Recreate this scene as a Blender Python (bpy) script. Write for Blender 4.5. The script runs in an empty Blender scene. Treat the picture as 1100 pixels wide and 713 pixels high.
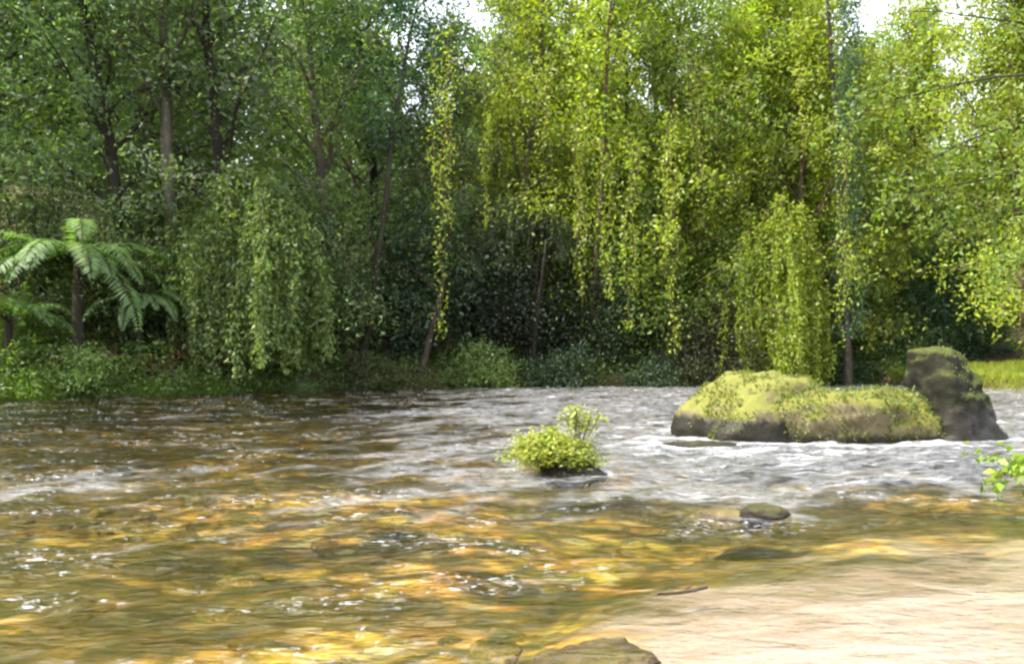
import bpy, math, random
import numpy as np
from mathutils import Vector, noise as mnoise

# ------------------------------------------------------------------ camera, sky, sun, exposure
S = bpy.context.scene
COL = S.collection
CAM_H, F_PX, HOR = 1.2, 856.0, 375.0          # eye height, focal length in photo pixels, horizon row
cam_d = bpy.data.cameras.new('camera')
cam = bpy.data.objects.new('camera', cam_d); COL.objects.link(cam)
cam.location = (0, 0, CAM_H); cam.rotation_euler = (math.pi / 2, 0, 0)
cam_d.sensor_width = 36.0; cam_d.lens = 36.0 * F_PX / 1100.0
cam_d.shift_y = (HOR - 356.5) / 1100.0
cam_d.clip_end = 2000; cam_d.clip_start = 0.05
S.camera = cam

SUN_EL, SUN_AZ = math.radians(54), math.radians(-114)      # azimuth measured from the view direction (+Y), negative = left
world = bpy.data.worlds.new('World'); S.world = world; world.use_nodes = True
wn = world.node_tree; bg = wn.nodes['Background']
sky = wn.nodes.new('ShaderNodeTexSky'); sky.sky_type = 'NISHITA'; sky.sun_disc = False
sky.sun_elevation = SUN_EL; sky.sun_rotation = SUN_AZ
sky.dust_density = 4.0; sky.air_density = 1.0; sky.ozone_density = 0.6
veil = wn.nodes.new('ShaderNodeMixRGB'); veil.inputs[0].default_value = .55; veil.inputs[2].default_value = (6.2, 6.3, 6.5, 1)   # thin bright cloud
wn.links.new(sky.outputs[0], veil.inputs[1]); wn.links.new(veil.outputs[0], bg.inputs[0]); bg.inputs[1].default_value = 0.15

sun_d = bpy.data.lights.new('sun', 'SUN'); sun_d.energy = 3.2; sun_d.angle = math.radians(0.5); sun_d.color = (1.0, 0.95, 0.86)
sun = bpy.data.objects.new('sun', sun_d); COL.objects.link(sun)
sdir = Vector((math.sin(SUN_AZ) * math.cos(SUN_EL), math.cos(SUN_AZ) * math.cos(SUN_EL), math.sin(SUN_EL)))
sun.rotation_euler = sdir.to_track_quat('Z', 'Y').to_euler()
sun.location = sdir * 60

S.view_settings.view_transform = 'Standard'; S.view_settings.look = 'None'
S.view_settings.gamma = 1; S.view_settings.use_curve_mapping = False
S.view_settings.exposure = 1.98
S.render.engine = 'CYCLES'
S.cycles.max_bounces = 6; S.cycles.diffuse_bounces = 3; S.cycles.glossy_bounces = 2
S.cycles.transmission_bounces = 4; S.cycles.transparent_max_bounces = 8; S.cycles.volume_bounces = 0
S.cycles.use_denoising = True; S.cycles.use_adaptive_sampling = True; S.cycles.adaptive_threshold = 0.03
S.cycles.caustics_reflective = False; S.cycles.caustics_refractive = False
S.cycles.filter_width = 2.4
S.cycles.debug_use_spatial_splits = True

R = np.random.default_rng(7)

# ------------------------------------------------------------------ small helpers
def P(px, py, Y):
    return ((px - 550) / F_PX * Y, Y, CAM_H + (HOR - py) / F_PX * Y)

_perm = np.random.default_rng(3).permutation(512)
def perlin(x, y, seed=0):
    xi = np.floor(x).astype(int); yi = np.floor(y).astype(int); xf = x - xi; yf = y - yi
    def g(ix, iy, fx, fy):
        h = _perm[(_perm[(ix + seed * 17) % 512] + iy + seed * 31) % 512] * (2 * math.pi / 512)
        return np.cos(h) * fx + np.sin(h) * fy
    u = xf ** 3 * (xf * (xf * 6 - 15) + 10); v = yf ** 3 * (yf * (yf * 6 - 15) + 10)
    a = g(xi, yi, xf, yf); b = g(xi + 1, yi, xf - 1, yf); c = g(xi, yi + 1, xf, yf - 1); d = g(xi + 1, yi + 1, xf - 1, yf - 1)
    return (a * (1 - u) + b * u) * (1 - v) + (c * (1 - u) + d * u) * v
def fbm(x, y, n=4, seed=0):
    s = 0; a = 1
    for k in range(n):
        s = s + a * perlin(x, y, seed + k); x = x * 2.03 + 5.1; y = y * 2.03 + 1.7; a *= 0.5
    return s
def sstep(a, b, x):
    t = np.clip((x - a) / (b - a), 0, 1); return t * t * (3 - 2 * t)

def mesh(name, V, F, mat=None, attrs=None, smooth=False):
    """V (n,3); F: list of (k,m) int arrays, each with its own number of corners."""
    me = bpy.data.meshes.new(name)
    V = np.asarray(V, np.float32)
    F = [np.asarray(f, np.int32) for f in F if len(f)]
    loops = np.concatenate([f.ravel() for f in F])
    sizes = np.concatenate([np.full(len(f), f.shape[1], np.int32) for f in F])
    starts = np.concatenate([[0], np.cumsum(sizes)[:-1]]).astype(np.int32)
    me.vertices.add(len(V)); me.vertices.foreach_set('co', V.ravel())
    me.loops.add(len(loops)); me.loops.foreach_set('vertex_index', loops)
    me.polygons.add(len(sizes)); me.polygons.foreach_set('loop_start', starts)
    try: me.polygons.foreach_set('loop_total', sizes)
    except Exception: pass
    if smooth: me.polygons.foreach_set('use_smooth', np.ones(len(sizes), bool))
    for k, a in (attrs or {}).items():
        at = me.attributes.new(k, 'FLOAT', 'POINT'); at.data.foreach_set('value', np.asarray(a, np.float32).ravel())
    me.update(calc_edges=True); me.validate()
    if mat: me.materials.append(mat)
    return me

def obj(name, me, parent=None, loc=(0, 0, 0), color=None, **props):
    o = bpy.data.objects.new(name, me); COL.objects.link(o)
    o.location = loc
    if parent: o.parent = parent
    if color is not None: o.color = (*color, 1)
    for k, v in props.items(): o[k] = v
    return o

def grid(x0, x1, y0, y1, step):
    xs = np.arange(x0, x1 + step / 2, step); ys = np.arange(y0, y1 + step / 2, step)
    X, Y = np.meshgrid(xs, ys); nx, ny = len(xs), len(ys)
    i = (np.arange(ny - 1)[:, None] * nx + np.arange(nx - 1)[None, :]).ravel()
    return X.ravel(), Y.ravel(), np.stack([i, i + 1, i + nx + 1, i + nx], 1), nx, ny

# ------------------------------------------------------------------ materials
class NT:
    def __init__(s, name):
        s.m = bpy.data.materials.new(name); s.m.use_nodes = True; s.t = s.m.node_tree; s.t.nodes.clear()
        s.out = s.n('OutputMaterial')
    def n(s, kind, **kw):
        nd = s.t.nodes.new('ShaderNode' + kind)
        for k, v in kw.items(): setattr(nd, k, v)
        return nd
    def put(s, sock, v):
        if isinstance(v, bpy.types.NodeSocket): s.t.links.new(v, sock)
        elif v is not None:
            if hasattr(sock.default_value, '__len__') and isinstance(v, (tuple, list)) and len(sock.default_value) == 4 and len(v) == 3: v = (*v, 1)
            sock.default_value = v
    def math(s, op, a, b=0.0, clamp=False):
        nd = s.n('Math', operation=op, use_clamp=clamp); s.put(nd.inputs[0], a); s.put(nd.inputs[1], b); return nd.outputs[0]
    def mix(s, f, a, b, mode='MIX'):
        nd = s.n('MixRGB', blend_type=mode); s.put(nd.inputs[0], f); s.put(nd.inputs[1], a); s.put(nd.inputs[2], b); return nd.outputs[0]
    def ramp(s, f, stops):
        nd = s.n('ValToRGB'); e = nd.color_ramp.elements
        while len(e) < len(stops): e.new(0.5)
        for k, (p, c) in enumerate(stops):
            e[k].position = p; e[k].color = (*c, 1) if len(c) == 3 else c
        s.put(nd.inputs[0], f); return nd.outputs[0]
    def step(s, a, b, x):
        nd = s.n('MapRange', interpolation_type='SMOOTHSTEP'); s.put(nd.inputs[0], x); s.put(nd.inputs[1], a); s.put(nd.inputs[2], b); return nd.outputs[0]
    def coords(s, scale=(1, 1, 1), rot=0.0, kind='Object'):
        tc = s.n('TexCoord'); mp = s.n('Mapping'); s.t.links.new(tc.outputs[kind], mp.inputs[0])
        mp.inputs['Scale'].default_value = scale; mp.inputs['Rotation'].default_value = (0, 0, rot); return mp.outputs[0]
    def noise(s, vec, scale, detail=4, rough=0.55, dist=0.0):
        nd = s.n('TexNoise'); s.put(nd.inputs['Vector'], vec); nd.inputs['Scale'].default_value = scale
        nd.inputs['Detail'].default_value = detail; nd.inputs['Roughness'].default_value = rough; nd.inputs['Distortion'].default_value = dist
        return nd.outputs[0]
    def vor(s, vec, scale, feature='F1'):
        nd = s.n('TexVoronoi', feature=feature); s.put(nd.inputs['Vector'], vec); nd.inputs['Scale'].default_value = scale; return nd
    def attr(s, name): return s.n('Attribute', attribute_name=name).outputs['Fac']
    def bump(s, h, strength, dist=0.02):
        nd = s.n('Bump'); s.put(nd.inputs['Height'], h); nd.inputs['Strength'].default_value = strength; nd.inputs['Distance'].default_value = dist
        return nd.outputs[0]
    def shade(s, col, rough, normal=None, spec=0.3):
        nd = s.n('BsdfPrincipled'); s.put(nd.inputs['Base Color'], col); s.put(nd.inputs['Roughness'], rough)
        nd.inputs['Specular IOR Level'].default_value = spec
        if normal is not None: s.put(nd.inputs['Normal'], normal)
        return nd.outputs[0]
    def done(s, sh): s.t.links.new(sh, s.out.inputs[0]); return s.m

def leaf_material(name, trans=0.55, warm=(1.15, 1.3, 0.5), gloss=0.035):
    t = NT(name)
    oc = t.n('ObjectInfo').outputs['Color']
    a = t.attr('tint'); h = t.attr('hue')
    c = t.mix(1.0, oc, t.ramp(a, [(0, (.55, .55, .55)), (1, (1.5, 1.5, 1.5))]), 'MULTIPLY')
    c = t.mix(1.0, c, t.ramp(h, [(0, (.8, 1.0, 1.15)), (.55, (1, 1, 1)), (.93, (1.35, 1.1, .7)), (1, (2.0, 1.05, .6))]), 'MULTIPLY')
    d = t.n('BsdfDiffuse'); t.put(d.inputs[0], c)
    tr = t.n('BsdfTranslucent'); t.put(tr.inputs[0], t.mix(1.0, c, warm, 'MULTIPLY'))
    m = t.n('MixShader'); m.inputs[0].default_value = trans
    t.t.links.new(d.outputs[0], m.inputs[1]); t.t.links.new(tr.outputs[0], m.inputs[2])
    g = t.n('BsdfGlossy'); g.inputs['Roughness'].default_value = 0.55; g.inputs[0].default_value = (.8, .85, .8, 1)
    m2 = t.n('MixShader'); m2.inputs[0].default_value = gloss
    t.t.links.new(m.outputs[0], m2.inputs[1]); t.t.links.new(g.outputs[0], m2.inputs[2])
    return t.done(m2.outputs[0])

def bark_material():
    t = NT('bark')
    oc = t.n('ObjectInfo').outputs['Color']
    v = t.coords((1, 1, 0.18)); n = t.noise(v, 9, 5, .65)
    n2 = t.noise(t.coords((1, 1, .6)), 1.3, 3)
    c = t.mix(1.0, oc, t.ramp(n, [(.25, (.5, .48, .45)), (.75, (1.4, 1.35, 1.25))]), 'MULTIPLY')
    c = t.mix(t.step(.52, .68, n2), c, (.045, .06, .025))
    return t.done(t.shade(c, .85, t.bump(n, .7, .03), .2))

def rock_material(name, base, dark, mossc, moss_lo, moss_hi, wet=0.16):
    t = NT(name)
    v = t.coords(kind='Generated') if False else t.coords()
    n = t.noise(v, 2.2, 6, .62); n2 = t.noise(v, 9, 5, .7); n3 = t.noise(v, 1.1, 3, .5)
    c = t.ramp(n, [(.3, dark), (.62, base)])
    c = t.mix(t.math('MULTIPLY', t.step(.5, .7, n2), .5), c, tuple(min(1, q * 1.7) for q in base))
    geo = t.n('NewGeometry'); sep = t.n('SeparateXYZ'); t.t.links.new(geo.outputs['Normal'], sep.inputs[0])
    up = t.math('ADD', sep.outputs[2], t.math('MULTIPLY', t.math('SUBTRACT', n3, .5), 1.6))
    mf = t.step(moss_lo, moss_hi, up)
    mc = t.mix(n2, tuple(q * .55 for q in mossc), tuple(q * 1.35 for q in mossc))
    c = t.mix(mf, c, mc)
    sp = t.n('SeparateXYZ'); t.t.links.new(geo.outputs['Position'], sp.inputs[0])
    wet_shade = t.step(wet, wet - .12, t.math('ADD', sp.outputs[2], t.math('MULTIPLY', t.math('SUBTRACT', n2, .5), .12)))  # wet rock near the water; set higher, it also paints in shade
    c = t.mix(wet_shade, c, (.018, .016, .011))
    rough = t.math('SUBTRACT', .9, t.math('MULTIPLY', wet_shade, .5))
    b = t.bump(t.math('ADD', n, t.math('MULTIPLY', n2, .5)), .8, .05)
    return t.done(t.shade(c, rough, b, .15))

def bed_material():
    t = NT('river_bed')
    vf = t.coords((.65, 1.25, 1), -.72); v = t.coords()
    a = t.noise(vf, 1.05, 5, .6, .6); b = t.noise(vf, 4.5, 4, .6); cc = t.noise(v, 14, 4, .6); big = t.noise(vf, .45, 3, .5)
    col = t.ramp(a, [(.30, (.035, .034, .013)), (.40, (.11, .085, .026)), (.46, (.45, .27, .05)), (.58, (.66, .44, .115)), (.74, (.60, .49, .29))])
    vo = t.vor(v, 3.4); stones = t.ramp(vo.outputs['Distance'], [(0, (1.25, 1.2, 1.1)), (.40, (.95, .95, .95)), (.58, (.28, .28, .26))])
    col = t.mix(.75, col, stones, 'MULTIPLY')
    vo2 = t.vor(vf, 9.0); col = t.mix(.5, col, t.ramp(vo2.outputs['Distance'], [(0, (1.35, 1.25, 1.1)), (.35, (1, 1, 1)), (.6, (.35, .35, .33))]), 'MULTIPLY')
    col = t.mix(t.math('MULTIPLY', t.step(.72, .85, vo2.outputs['Color']), .5), col, (.55, .47, .36))
    hue = t.mix(.5, (1, 1, 1), vo.outputs['Color'])
    col = t.mix(.35, col, hue, 'MULTIPLY')
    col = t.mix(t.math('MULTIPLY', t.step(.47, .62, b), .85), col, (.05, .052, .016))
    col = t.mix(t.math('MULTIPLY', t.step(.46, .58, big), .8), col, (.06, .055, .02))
    s1 = t.noise(t.coords((.32, 1.5, 1), -.55), 2.4, 5, .6, .5)
    sand = t.ramp(s1, [(.3, (.235, .175, .148)), (.48, (.31, .26, .235)), (.7, (.36, .32, .30))])
    sand = t.mix(t.math('MULTIPLY', t.step(.55, .7, cc), .3), sand, (.24, .15, .09))
    gr = t.noise(v, 70, 3, .7); sand = t.mix(1.0, sand, t.ramp(gr, [(.3, (.72, .68, .64)), (.5, (1, 1, 1)), (.7, (1.12, 1.12, 1.12))]), 'MULTIPLY')
    pb = t.vor(v, 24); sand = t.mix(t.math('MULTIPLY', t.step(.2, .12, pb.outputs['Distance']), t.step(.62, .75, t.noise(v, 3, 3))), sand, (.12, .09, .065))
    sf = t.attr('sand'); sm = t.step(.2, .9, t.math('ADD', t.math('ADD', sf, t.math('MULTIPLY', t.math('SUBTRACT', b, .5), .9)), t.math('MULTIPLY', t.math('SUBTRACT', a, .5), 1.7)))
    col = t.mix(sm, col, sand)
    land = t.attr('land')
    soil = t.ramp(t.noise(v, 5, 5, .65), [(.3, (.03, .022, .012)), (.6, (.09, .06, .03)), (.75, (.13, .075, .04))])
    col = t.mix(land, col, soil)
    return t.done(t.shade(col, .85, t.bump(t.math('ADD', cc, vo.outputs['Distance']), .5, .02), .2))

def soil_material():
    t = NT('forest_soil'); v = t.coords()
    n = t.noise(v, 1.2, 6, .65)
    c = t.ramp(n, [(.3, (.02, .018, .01)), (.5, (.05, .04, .02)), (.7, (.06, .07, .025))])
    return t.done(t.shade(c, .95, t.bump(n, .6, .1), .1))

def water_material():
    t = NT('river_water')
    fl = -.72
    n1 = t.noise(t.coords((.6, 1.25, 1), fl), 5.5, 3, .55, .4)
    n2 = t.noise(t.coords((.7, 1.2, 1), fl), 16, 3, .55, .3)
    rf = t.attr('riffle')
    hgt = t.math('MULTIPLY', t.math('ADD', n1, t.math('MULTIPLY', n2, .35)), t.math('ADD', .25, rf))
    nb = t.n('Bump'); nb.inputs['Strength'].default_value = 1.0; nb.inputs['Distance'].default_value = .085; t.put(nb.inputs['Height'], hgt)
    fr = t.n('Fresnel'); fr.inputs[0].default_value = 1.33; t.t.links.new(nb.outputs[0], fr.inputs[1])
    gl = t.n('BsdfGlossy'); t.put(gl.inputs['Roughness'], t.math('ADD', .04, t.math('MULTIPLY', t.attr('foam'), .16, True))); gl.inputs[0].default_value = (1, 1, 1, 1); t.t.links.new(nb.outputs[0], gl.inputs['Normal'])
    tr = t.n('BsdfTransparent'); tr.inputs[0].default_value = (.97, .96, .93, 1)
    m = t.n('MixShader'); t.t.links.new(fr.outputs[0], m.inputs[0]); t.t.links.new(tr.outputs[0], m.inputs[1]); t.t.links.new(gl.outputs[0], m.inputs[2])
    # broken white water, with sky sheen and sun glints painted in as white
    f1 = t.noise(t.coords((.4, 1.5, 1), fl), 2.2, 6, .68, .8)
    f2 = t.noise(t.coords((.5, 1.3, 1), fl), 11, 4, .65, .5)
    ff = t.math('ADD', t.math('MULTIPLY', f1, .6), t.math('MULTIPLY', f2, .4))
    f3 = t.noise(t.coords((.6, 1.2, 1), fl), 8.0, 6, .8, .3)
    fine = t.math('MULTIPLY', t.step(.36, .64, f3), t.step(.25, 1.0, t.attr('foam')))  # fine pale foam, also painting in sky reflection on the rapids
    fm = t.math('MAXIMUM', t.step(.66, .78, t.math('ADD', ff, t.math('MULTIPLY', t.attr('foam'), .11))), t.math('MULTIPLY', fine, .34))
    sp = t.noise(t.coords((.75, 1.1, 1), fl), 17, 6, .75, .6); cl = t.noise(t.coords((.5, 1.2, 1), fl), 1.5, 4, .6)  # clustered white specks painted in for sun glints
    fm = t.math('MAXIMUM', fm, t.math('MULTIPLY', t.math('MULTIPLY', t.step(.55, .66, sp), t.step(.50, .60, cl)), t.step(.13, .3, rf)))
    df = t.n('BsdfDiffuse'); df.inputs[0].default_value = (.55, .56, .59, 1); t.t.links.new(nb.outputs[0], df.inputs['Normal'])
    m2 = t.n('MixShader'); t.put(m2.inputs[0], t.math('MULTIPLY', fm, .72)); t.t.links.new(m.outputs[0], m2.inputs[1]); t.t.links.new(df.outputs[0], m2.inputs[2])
    va = t.n('VolumeAbsorption'); va.inputs[0].default_value = (.73, .72, .40, 1); va.inputs[1].default_value = .75
    t.t.links.new(va.outputs[0], t.out.inputs[1])
    return t.done(m2.outputs[0])

M_LEAF = leaf_material('foliage')
M_BARK = bark_material()
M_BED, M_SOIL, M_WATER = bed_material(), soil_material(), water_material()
M_MOSSROCK = rock_material('mossy_rock', (.15, .125, .07), (.035, .03, .018), (.13, .135, .032), .05, .55, .34)  # wet band reaches higher here, painting shade under the boulder front
M_LEDGE = rock_material('mossy_ledge', (.15, .125, .07), (.035, .03, .018), (.12, .12, .028), .0, .5, .14)
M_DARKROCK = rock_material('dark_rock', (.018, .018, .010), (.006, .006, .004), (.05, .06, .014), .05, .7, .5)
M_SMALL = rock_material('brown_stone', (.045, .038, .02), (.014, .012, .008), (.05, .05, .016), .5, 1.0, .1)
M_BEDSTONE = rock_material('bed_stone', (.36, .25, .08), (.10, .08, .03), (.10, .10, .03), .6, 1.1, -5)
M_STONE = rock_material('stream_stone', (.12, .085, .045), (.04, .032, .018), (.11, .10, .03), .75, 1.2, -5)

# ------------------------------------------------------------------ the ground, the river bed and the water
BX = np.array([-400, -60, -40, -20, -12.1, -7.7, -4.3, 1.5, 6, 10.5, 12.6, 13.7, 16, 22, 40, 400.])
BY = np.array([-60, -6, 4, 13.5, 18.9, 22.0, 24.5, 25.8, 26.2, 28.5, 27.8, 24.6, 23.6, 20, 10, -60.])
def bank_y(x): return np.interp(x, BX, BY)
SX = np.array([-6, -.15, .45, 1.0, 3.45, 8, 14]); SY = np.array([-.5, 1.8, 2.9, 3.75, 5.1, 6.4, 7.2])
def sand_f(x, y):                                 # 1 on the shallow sand bar
    return sstep(2.3, -1.0, y - np.interp(x, SX, SY) + .45 * fbm(x * .8, y * .8, 3, 40))
def ground_z(x, y):
    d = y - bank_y(x)
    bed = -.34 + .10 * fbm(x * .5, y * .7, 3, 11) + .05 * fbm(x * 1.7, y * 2.2, 3, 21)
    bed = bed - .42 * sstep(7.5, 13, y)
    sf = sand_f(x, y); bed = bed * (1 - sf) + (-.045 + .02 * fbm(x * .9 - y * .5, y * 2.2, 2, 5)) * sf
    near = sstep(1.5, -3, y); bed = bed * (1 - near) + .5 * near
    land = .28 + .10 * fbm(x * .6, y * .6, 3, 2) + np.clip(d - .5, 0, 14) * np.interp(x, [-14, -6, 0, 8, 14], [.34, .30, .18, .14, .08]) \
        + np.clip(d - 14, 0, 40) * .30 + .5 * sstep(1, 6, d) * fbm(x * .2, y * .2, 3, 9)
    k = sstep(-.7, .5, d + .3 * perlin(x * .9, y * .9, 13))
    return bed * (1 - k) + land * k

gx, gy, gf, nx, ny = grid(-20, 22, .6, 31, .085)
gz = ground_z(gx, gy)
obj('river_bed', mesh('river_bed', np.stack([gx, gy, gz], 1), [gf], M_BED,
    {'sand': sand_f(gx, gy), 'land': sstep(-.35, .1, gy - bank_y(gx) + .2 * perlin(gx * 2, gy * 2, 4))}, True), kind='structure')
# far ground, to the horizon
lx = np.concatenate([-np.geomspace(700, 22, 14), np.linspace(-20, 22, 43), np.geomspace(24, 700, 14)])
ly = np.concatenate([-np.geomspace(700, 4, 14), np.linspace(-2, 60, 63), np.geomspace(64, 900, 14)])
LX, LY = np.meshgrid(lx, ly); nxl = len(lx)
i = (np.arange(len(ly) - 1)[:, None] * nxl + np.arange(nxl - 1)[None, :]).ravel()
LX, LY = LX.ravel(), LY.ravel(); LZ = ground_z(LX, LY)
inside = (LX > -19.5) & (LX < 21.5) & (LY > 1.0) & (LY < 30.5)
LZ = np.where(inside, LZ - .7, LZ - .03)
obj('ground', mesh('ground', np.stack([LX, LY, LZ], 1), [np.stack([i, i + 1, i + nxl + 1, i + nxl], 1)], M_SOIL, None, True), kind='structure')

# water: a closed body, the top one rippled sheet
wx, wy, wf, nx, ny = grid(-21, 23, .7, 31, .06)
fa = .72; u = wx * math.cos(fa) + wy * math.sin(fa); v = -wx * math.sin(fa) + wy * math.cos(fa)
sf = sand_f(wx, wy)
rif = .26 + .60 * sstep(4.5, 7, wy) + .35 * sstep(-3, 2, wx) * sstep(5.2, 7.5, wy) + .3 * perlin(u * .25, v * .6, 61)
rif = np.clip(rif * (1 - .75 * sf), .07, 1.3)
wz = rif * (.022 * perlin(u * .55, v * .9, 71) + .055 * perlin(u * 1.2, v * 1.7, 72) + .045 * perlin(u * 2.6, v * 3.4, 73) + .026 * perlin(u * 5.0, v * 6.2, 75))
wz *= 1 - .3 * sstep(5, 9, wy)
wz *= sstep(-.2, -1.5, wy - bank_y(wx)) * .8 + .2
foam = np.clip(rif - .45 + .5 * sstep(-3, 4, wx) * sstep(4.2, 9, wy) + .6 * perlin(u * .5 + 3, v * .7, 81) + .5 * perlin(u * 1.4, v * 1.9, 83) - .22 * (1 - sstep(4.2, 6.5, wy)), -.6, 1.2)
for rx_, ry_, rr_ in ((3.4, 11.3, 1.25), (4.55, 10.9, 1.2), (6.0, 10.9, .75), (.56, 7.75, .36), (1.82, 5.75, .17)):
    dd = np.hypot(wx - rx_, (wy - ry_) * 1.5); foam = foam + .7 * np.exp(-((dd - rr_) / .22) ** 2) * (1 + 1.2 * perlin(wx * 2.5, wy * 2.5, 90))
    du = (wx - rx_) * math.cos(fa) + (wy - ry_) * math.sin(fa); dv = -(wx - rx_) * math.sin(fa) + (wy - ry_) * math.cos(fa)
    foam = foam + .5 * np.exp(-((du + 1.6 * rr_) / (1.3 * rr_)) ** 2 - (dv / (.7 * rr_)) ** 2)
foam = foam - .45 * sstep(-1, -4, wx) * sstep(7, 10, wy) + .75 * perlin(u * 1.1, v * 2.6, 86) + .5 * perlin(u * 3, v * 5, 87)
edge = np.concatenate([np.arange(nx), np.arange(1, ny) * nx + nx - 1, (ny - 1) * nx + np.arange(nx - 2, -1, -1), np.arange(ny - 2, 0, -1) * nx])
nW = len(wx); ne = len(edge)
V = np.concatenate([np.stack([wx, wy, wz], 1), np.stack([wx[edge], wy[edge], np.full(ne, -2.2)], 1)])
j = np.arange(ne); j2 = (j + 1) % ne
sides = np.stack([edge[j2], edge[j], nW + j, nW + j2], 1)
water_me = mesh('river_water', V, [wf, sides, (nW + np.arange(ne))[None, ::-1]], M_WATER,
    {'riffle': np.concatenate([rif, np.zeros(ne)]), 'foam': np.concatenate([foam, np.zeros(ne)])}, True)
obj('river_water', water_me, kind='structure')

# ------------------------------------------------------------------ plants: leaves, stems, trees
def unit(a): return a / (np.linalg.norm(a, axis=-1, keepdims=True) + 1e-9)
class Leaves:
    def __init__(s): s.p, s.d, s.n, s.l, s.w, s.t, s.h = [], [], [], [], [], [], []
    def add(s, p, d, n, l, w, t, h):
        k = len(p)
        for lst, a in ((s.p, p), (s.d, d), (s.n, n)): lst.append(np.asarray(a, float).reshape(k, 3))
        for lst, a in ((s.l, l), (s.w, w), (s.t, t), (s.h, h)): lst.append(np.broadcast_to(np.asarray(a, float), (k,)))
    def clump(s, rng, c, sig, k, l=.12, w=.055, droop=.3, up=.7, tint=None):
        """leaves scattered round the points c (m,3)"""
        c = np.repeat(np.asarray(c, float).reshape(-1, 3), k, 0); m = len(c)
        p = c + rng.normal(0, 1, (m, 3)) * np.asarray(sig)
        d = rng.normal(0, 1, (m, 3)); d[:, 2] = d[:, 2] * .6 - droop
        n = rng.normal(0, 1, (m, 3)); n[:, 2] += up
        sc = rng.uniform(.65, 1.3, m)
        t = rng.normal(.5, .18, m) if tint is None else tint + rng.normal(0, .15, m)
        s.add(p, d, n, l * sc, w * sc, np.clip(t, 0, 1), rng.beta(2, 2, m) * .9 + (rng.random(m) < .02) * .1)
    def mesh(s, name):
        p, d, n = np.concatenate(s.p), unit(np.concatenate(s.d)), np.concatenate(s.n)
        l, w = np.concatenate(s.l)[:, None], np.concatenate(s.w)[:, None]
        sd = unit(np.cross(d, n)); n = np.cross(sd, d)
        V = np.stack([p, p + d * l * .45 + sd * w * .5 + n * w * .18, p + d * l - n * l * .12, p + d * l * .45 - sd * w * .5 + n * w * .18], 1).reshape(-1, 3)
        k = len(p); F = np.arange(4 * k).reshape(k, 4)
        return mesh(name, V, [F], M_LEAF, {'tint': np.repeat(np.concatenate(s.t), 4), 'hue': np.repeat(np.concatenate(s.h), 4)})
    def count(s): return sum(len(q) for q in s.p)

class Tubes:
    def __init__(s): s.V, s.F, s.k = [], {3: [], 4: []}, 0
    def add(s, pts, rad, sides=6):
        pts = np.asarray(pts, float); rad = np.broadcast_to(np.asarray(rad, float), (len(pts),))
        tg = unit(np.gradient(pts, axis=0)); ref = np.array([1., 0, 0]) if abs(tg[0, 0]) < .8 else np.array([0, 1., 0])
        a = unit(np.cross(tg, ref)); b = np.cross(tg, a)
        th = np.arange(sides) * 2 * math.pi / sides
        ring = pts[:, None] + rad[:, None, None] * (np.cos(th)[None, :, None] * a[:, None] + np.sin(th)[None, :, None] * b[:, None])
        n = len(pts); s.V.append(ring.reshape(-1, 3))
        q = (np.arange(n - 1)[:, None] * sides + np.arange(sides)[None]).ravel(); q2 = (np.arange(n - 1)[:, None] * sides + ((np.arange(sides) + 1) % sides)[None]).ravel()
        s.F[4].append(np.stack([q, q2, q2 + sides, q + sides], 1) + s.k)
        s.k += n * sides
    def mesh(s, name): return mesh(name, np.concatenate(s.V), [np.concatenate(s.F[4])], M_BARK, None, True)

def curve(rng, p0, dirv, length, n, wig, droop=0.0, lift=0.0):
    pts = [np.array(p0, float)]; d = unit(np.array(dirv, float)); st = length / (n - 1)
    for k in range(n - 1):
        d = unit(d + rng.normal(0, wig, 3) + np.array([0, 0, lift - droop * (k + 1) / n]))
        pts.append(pts[-1] + d * st)
    return np.array(pts)

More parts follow.
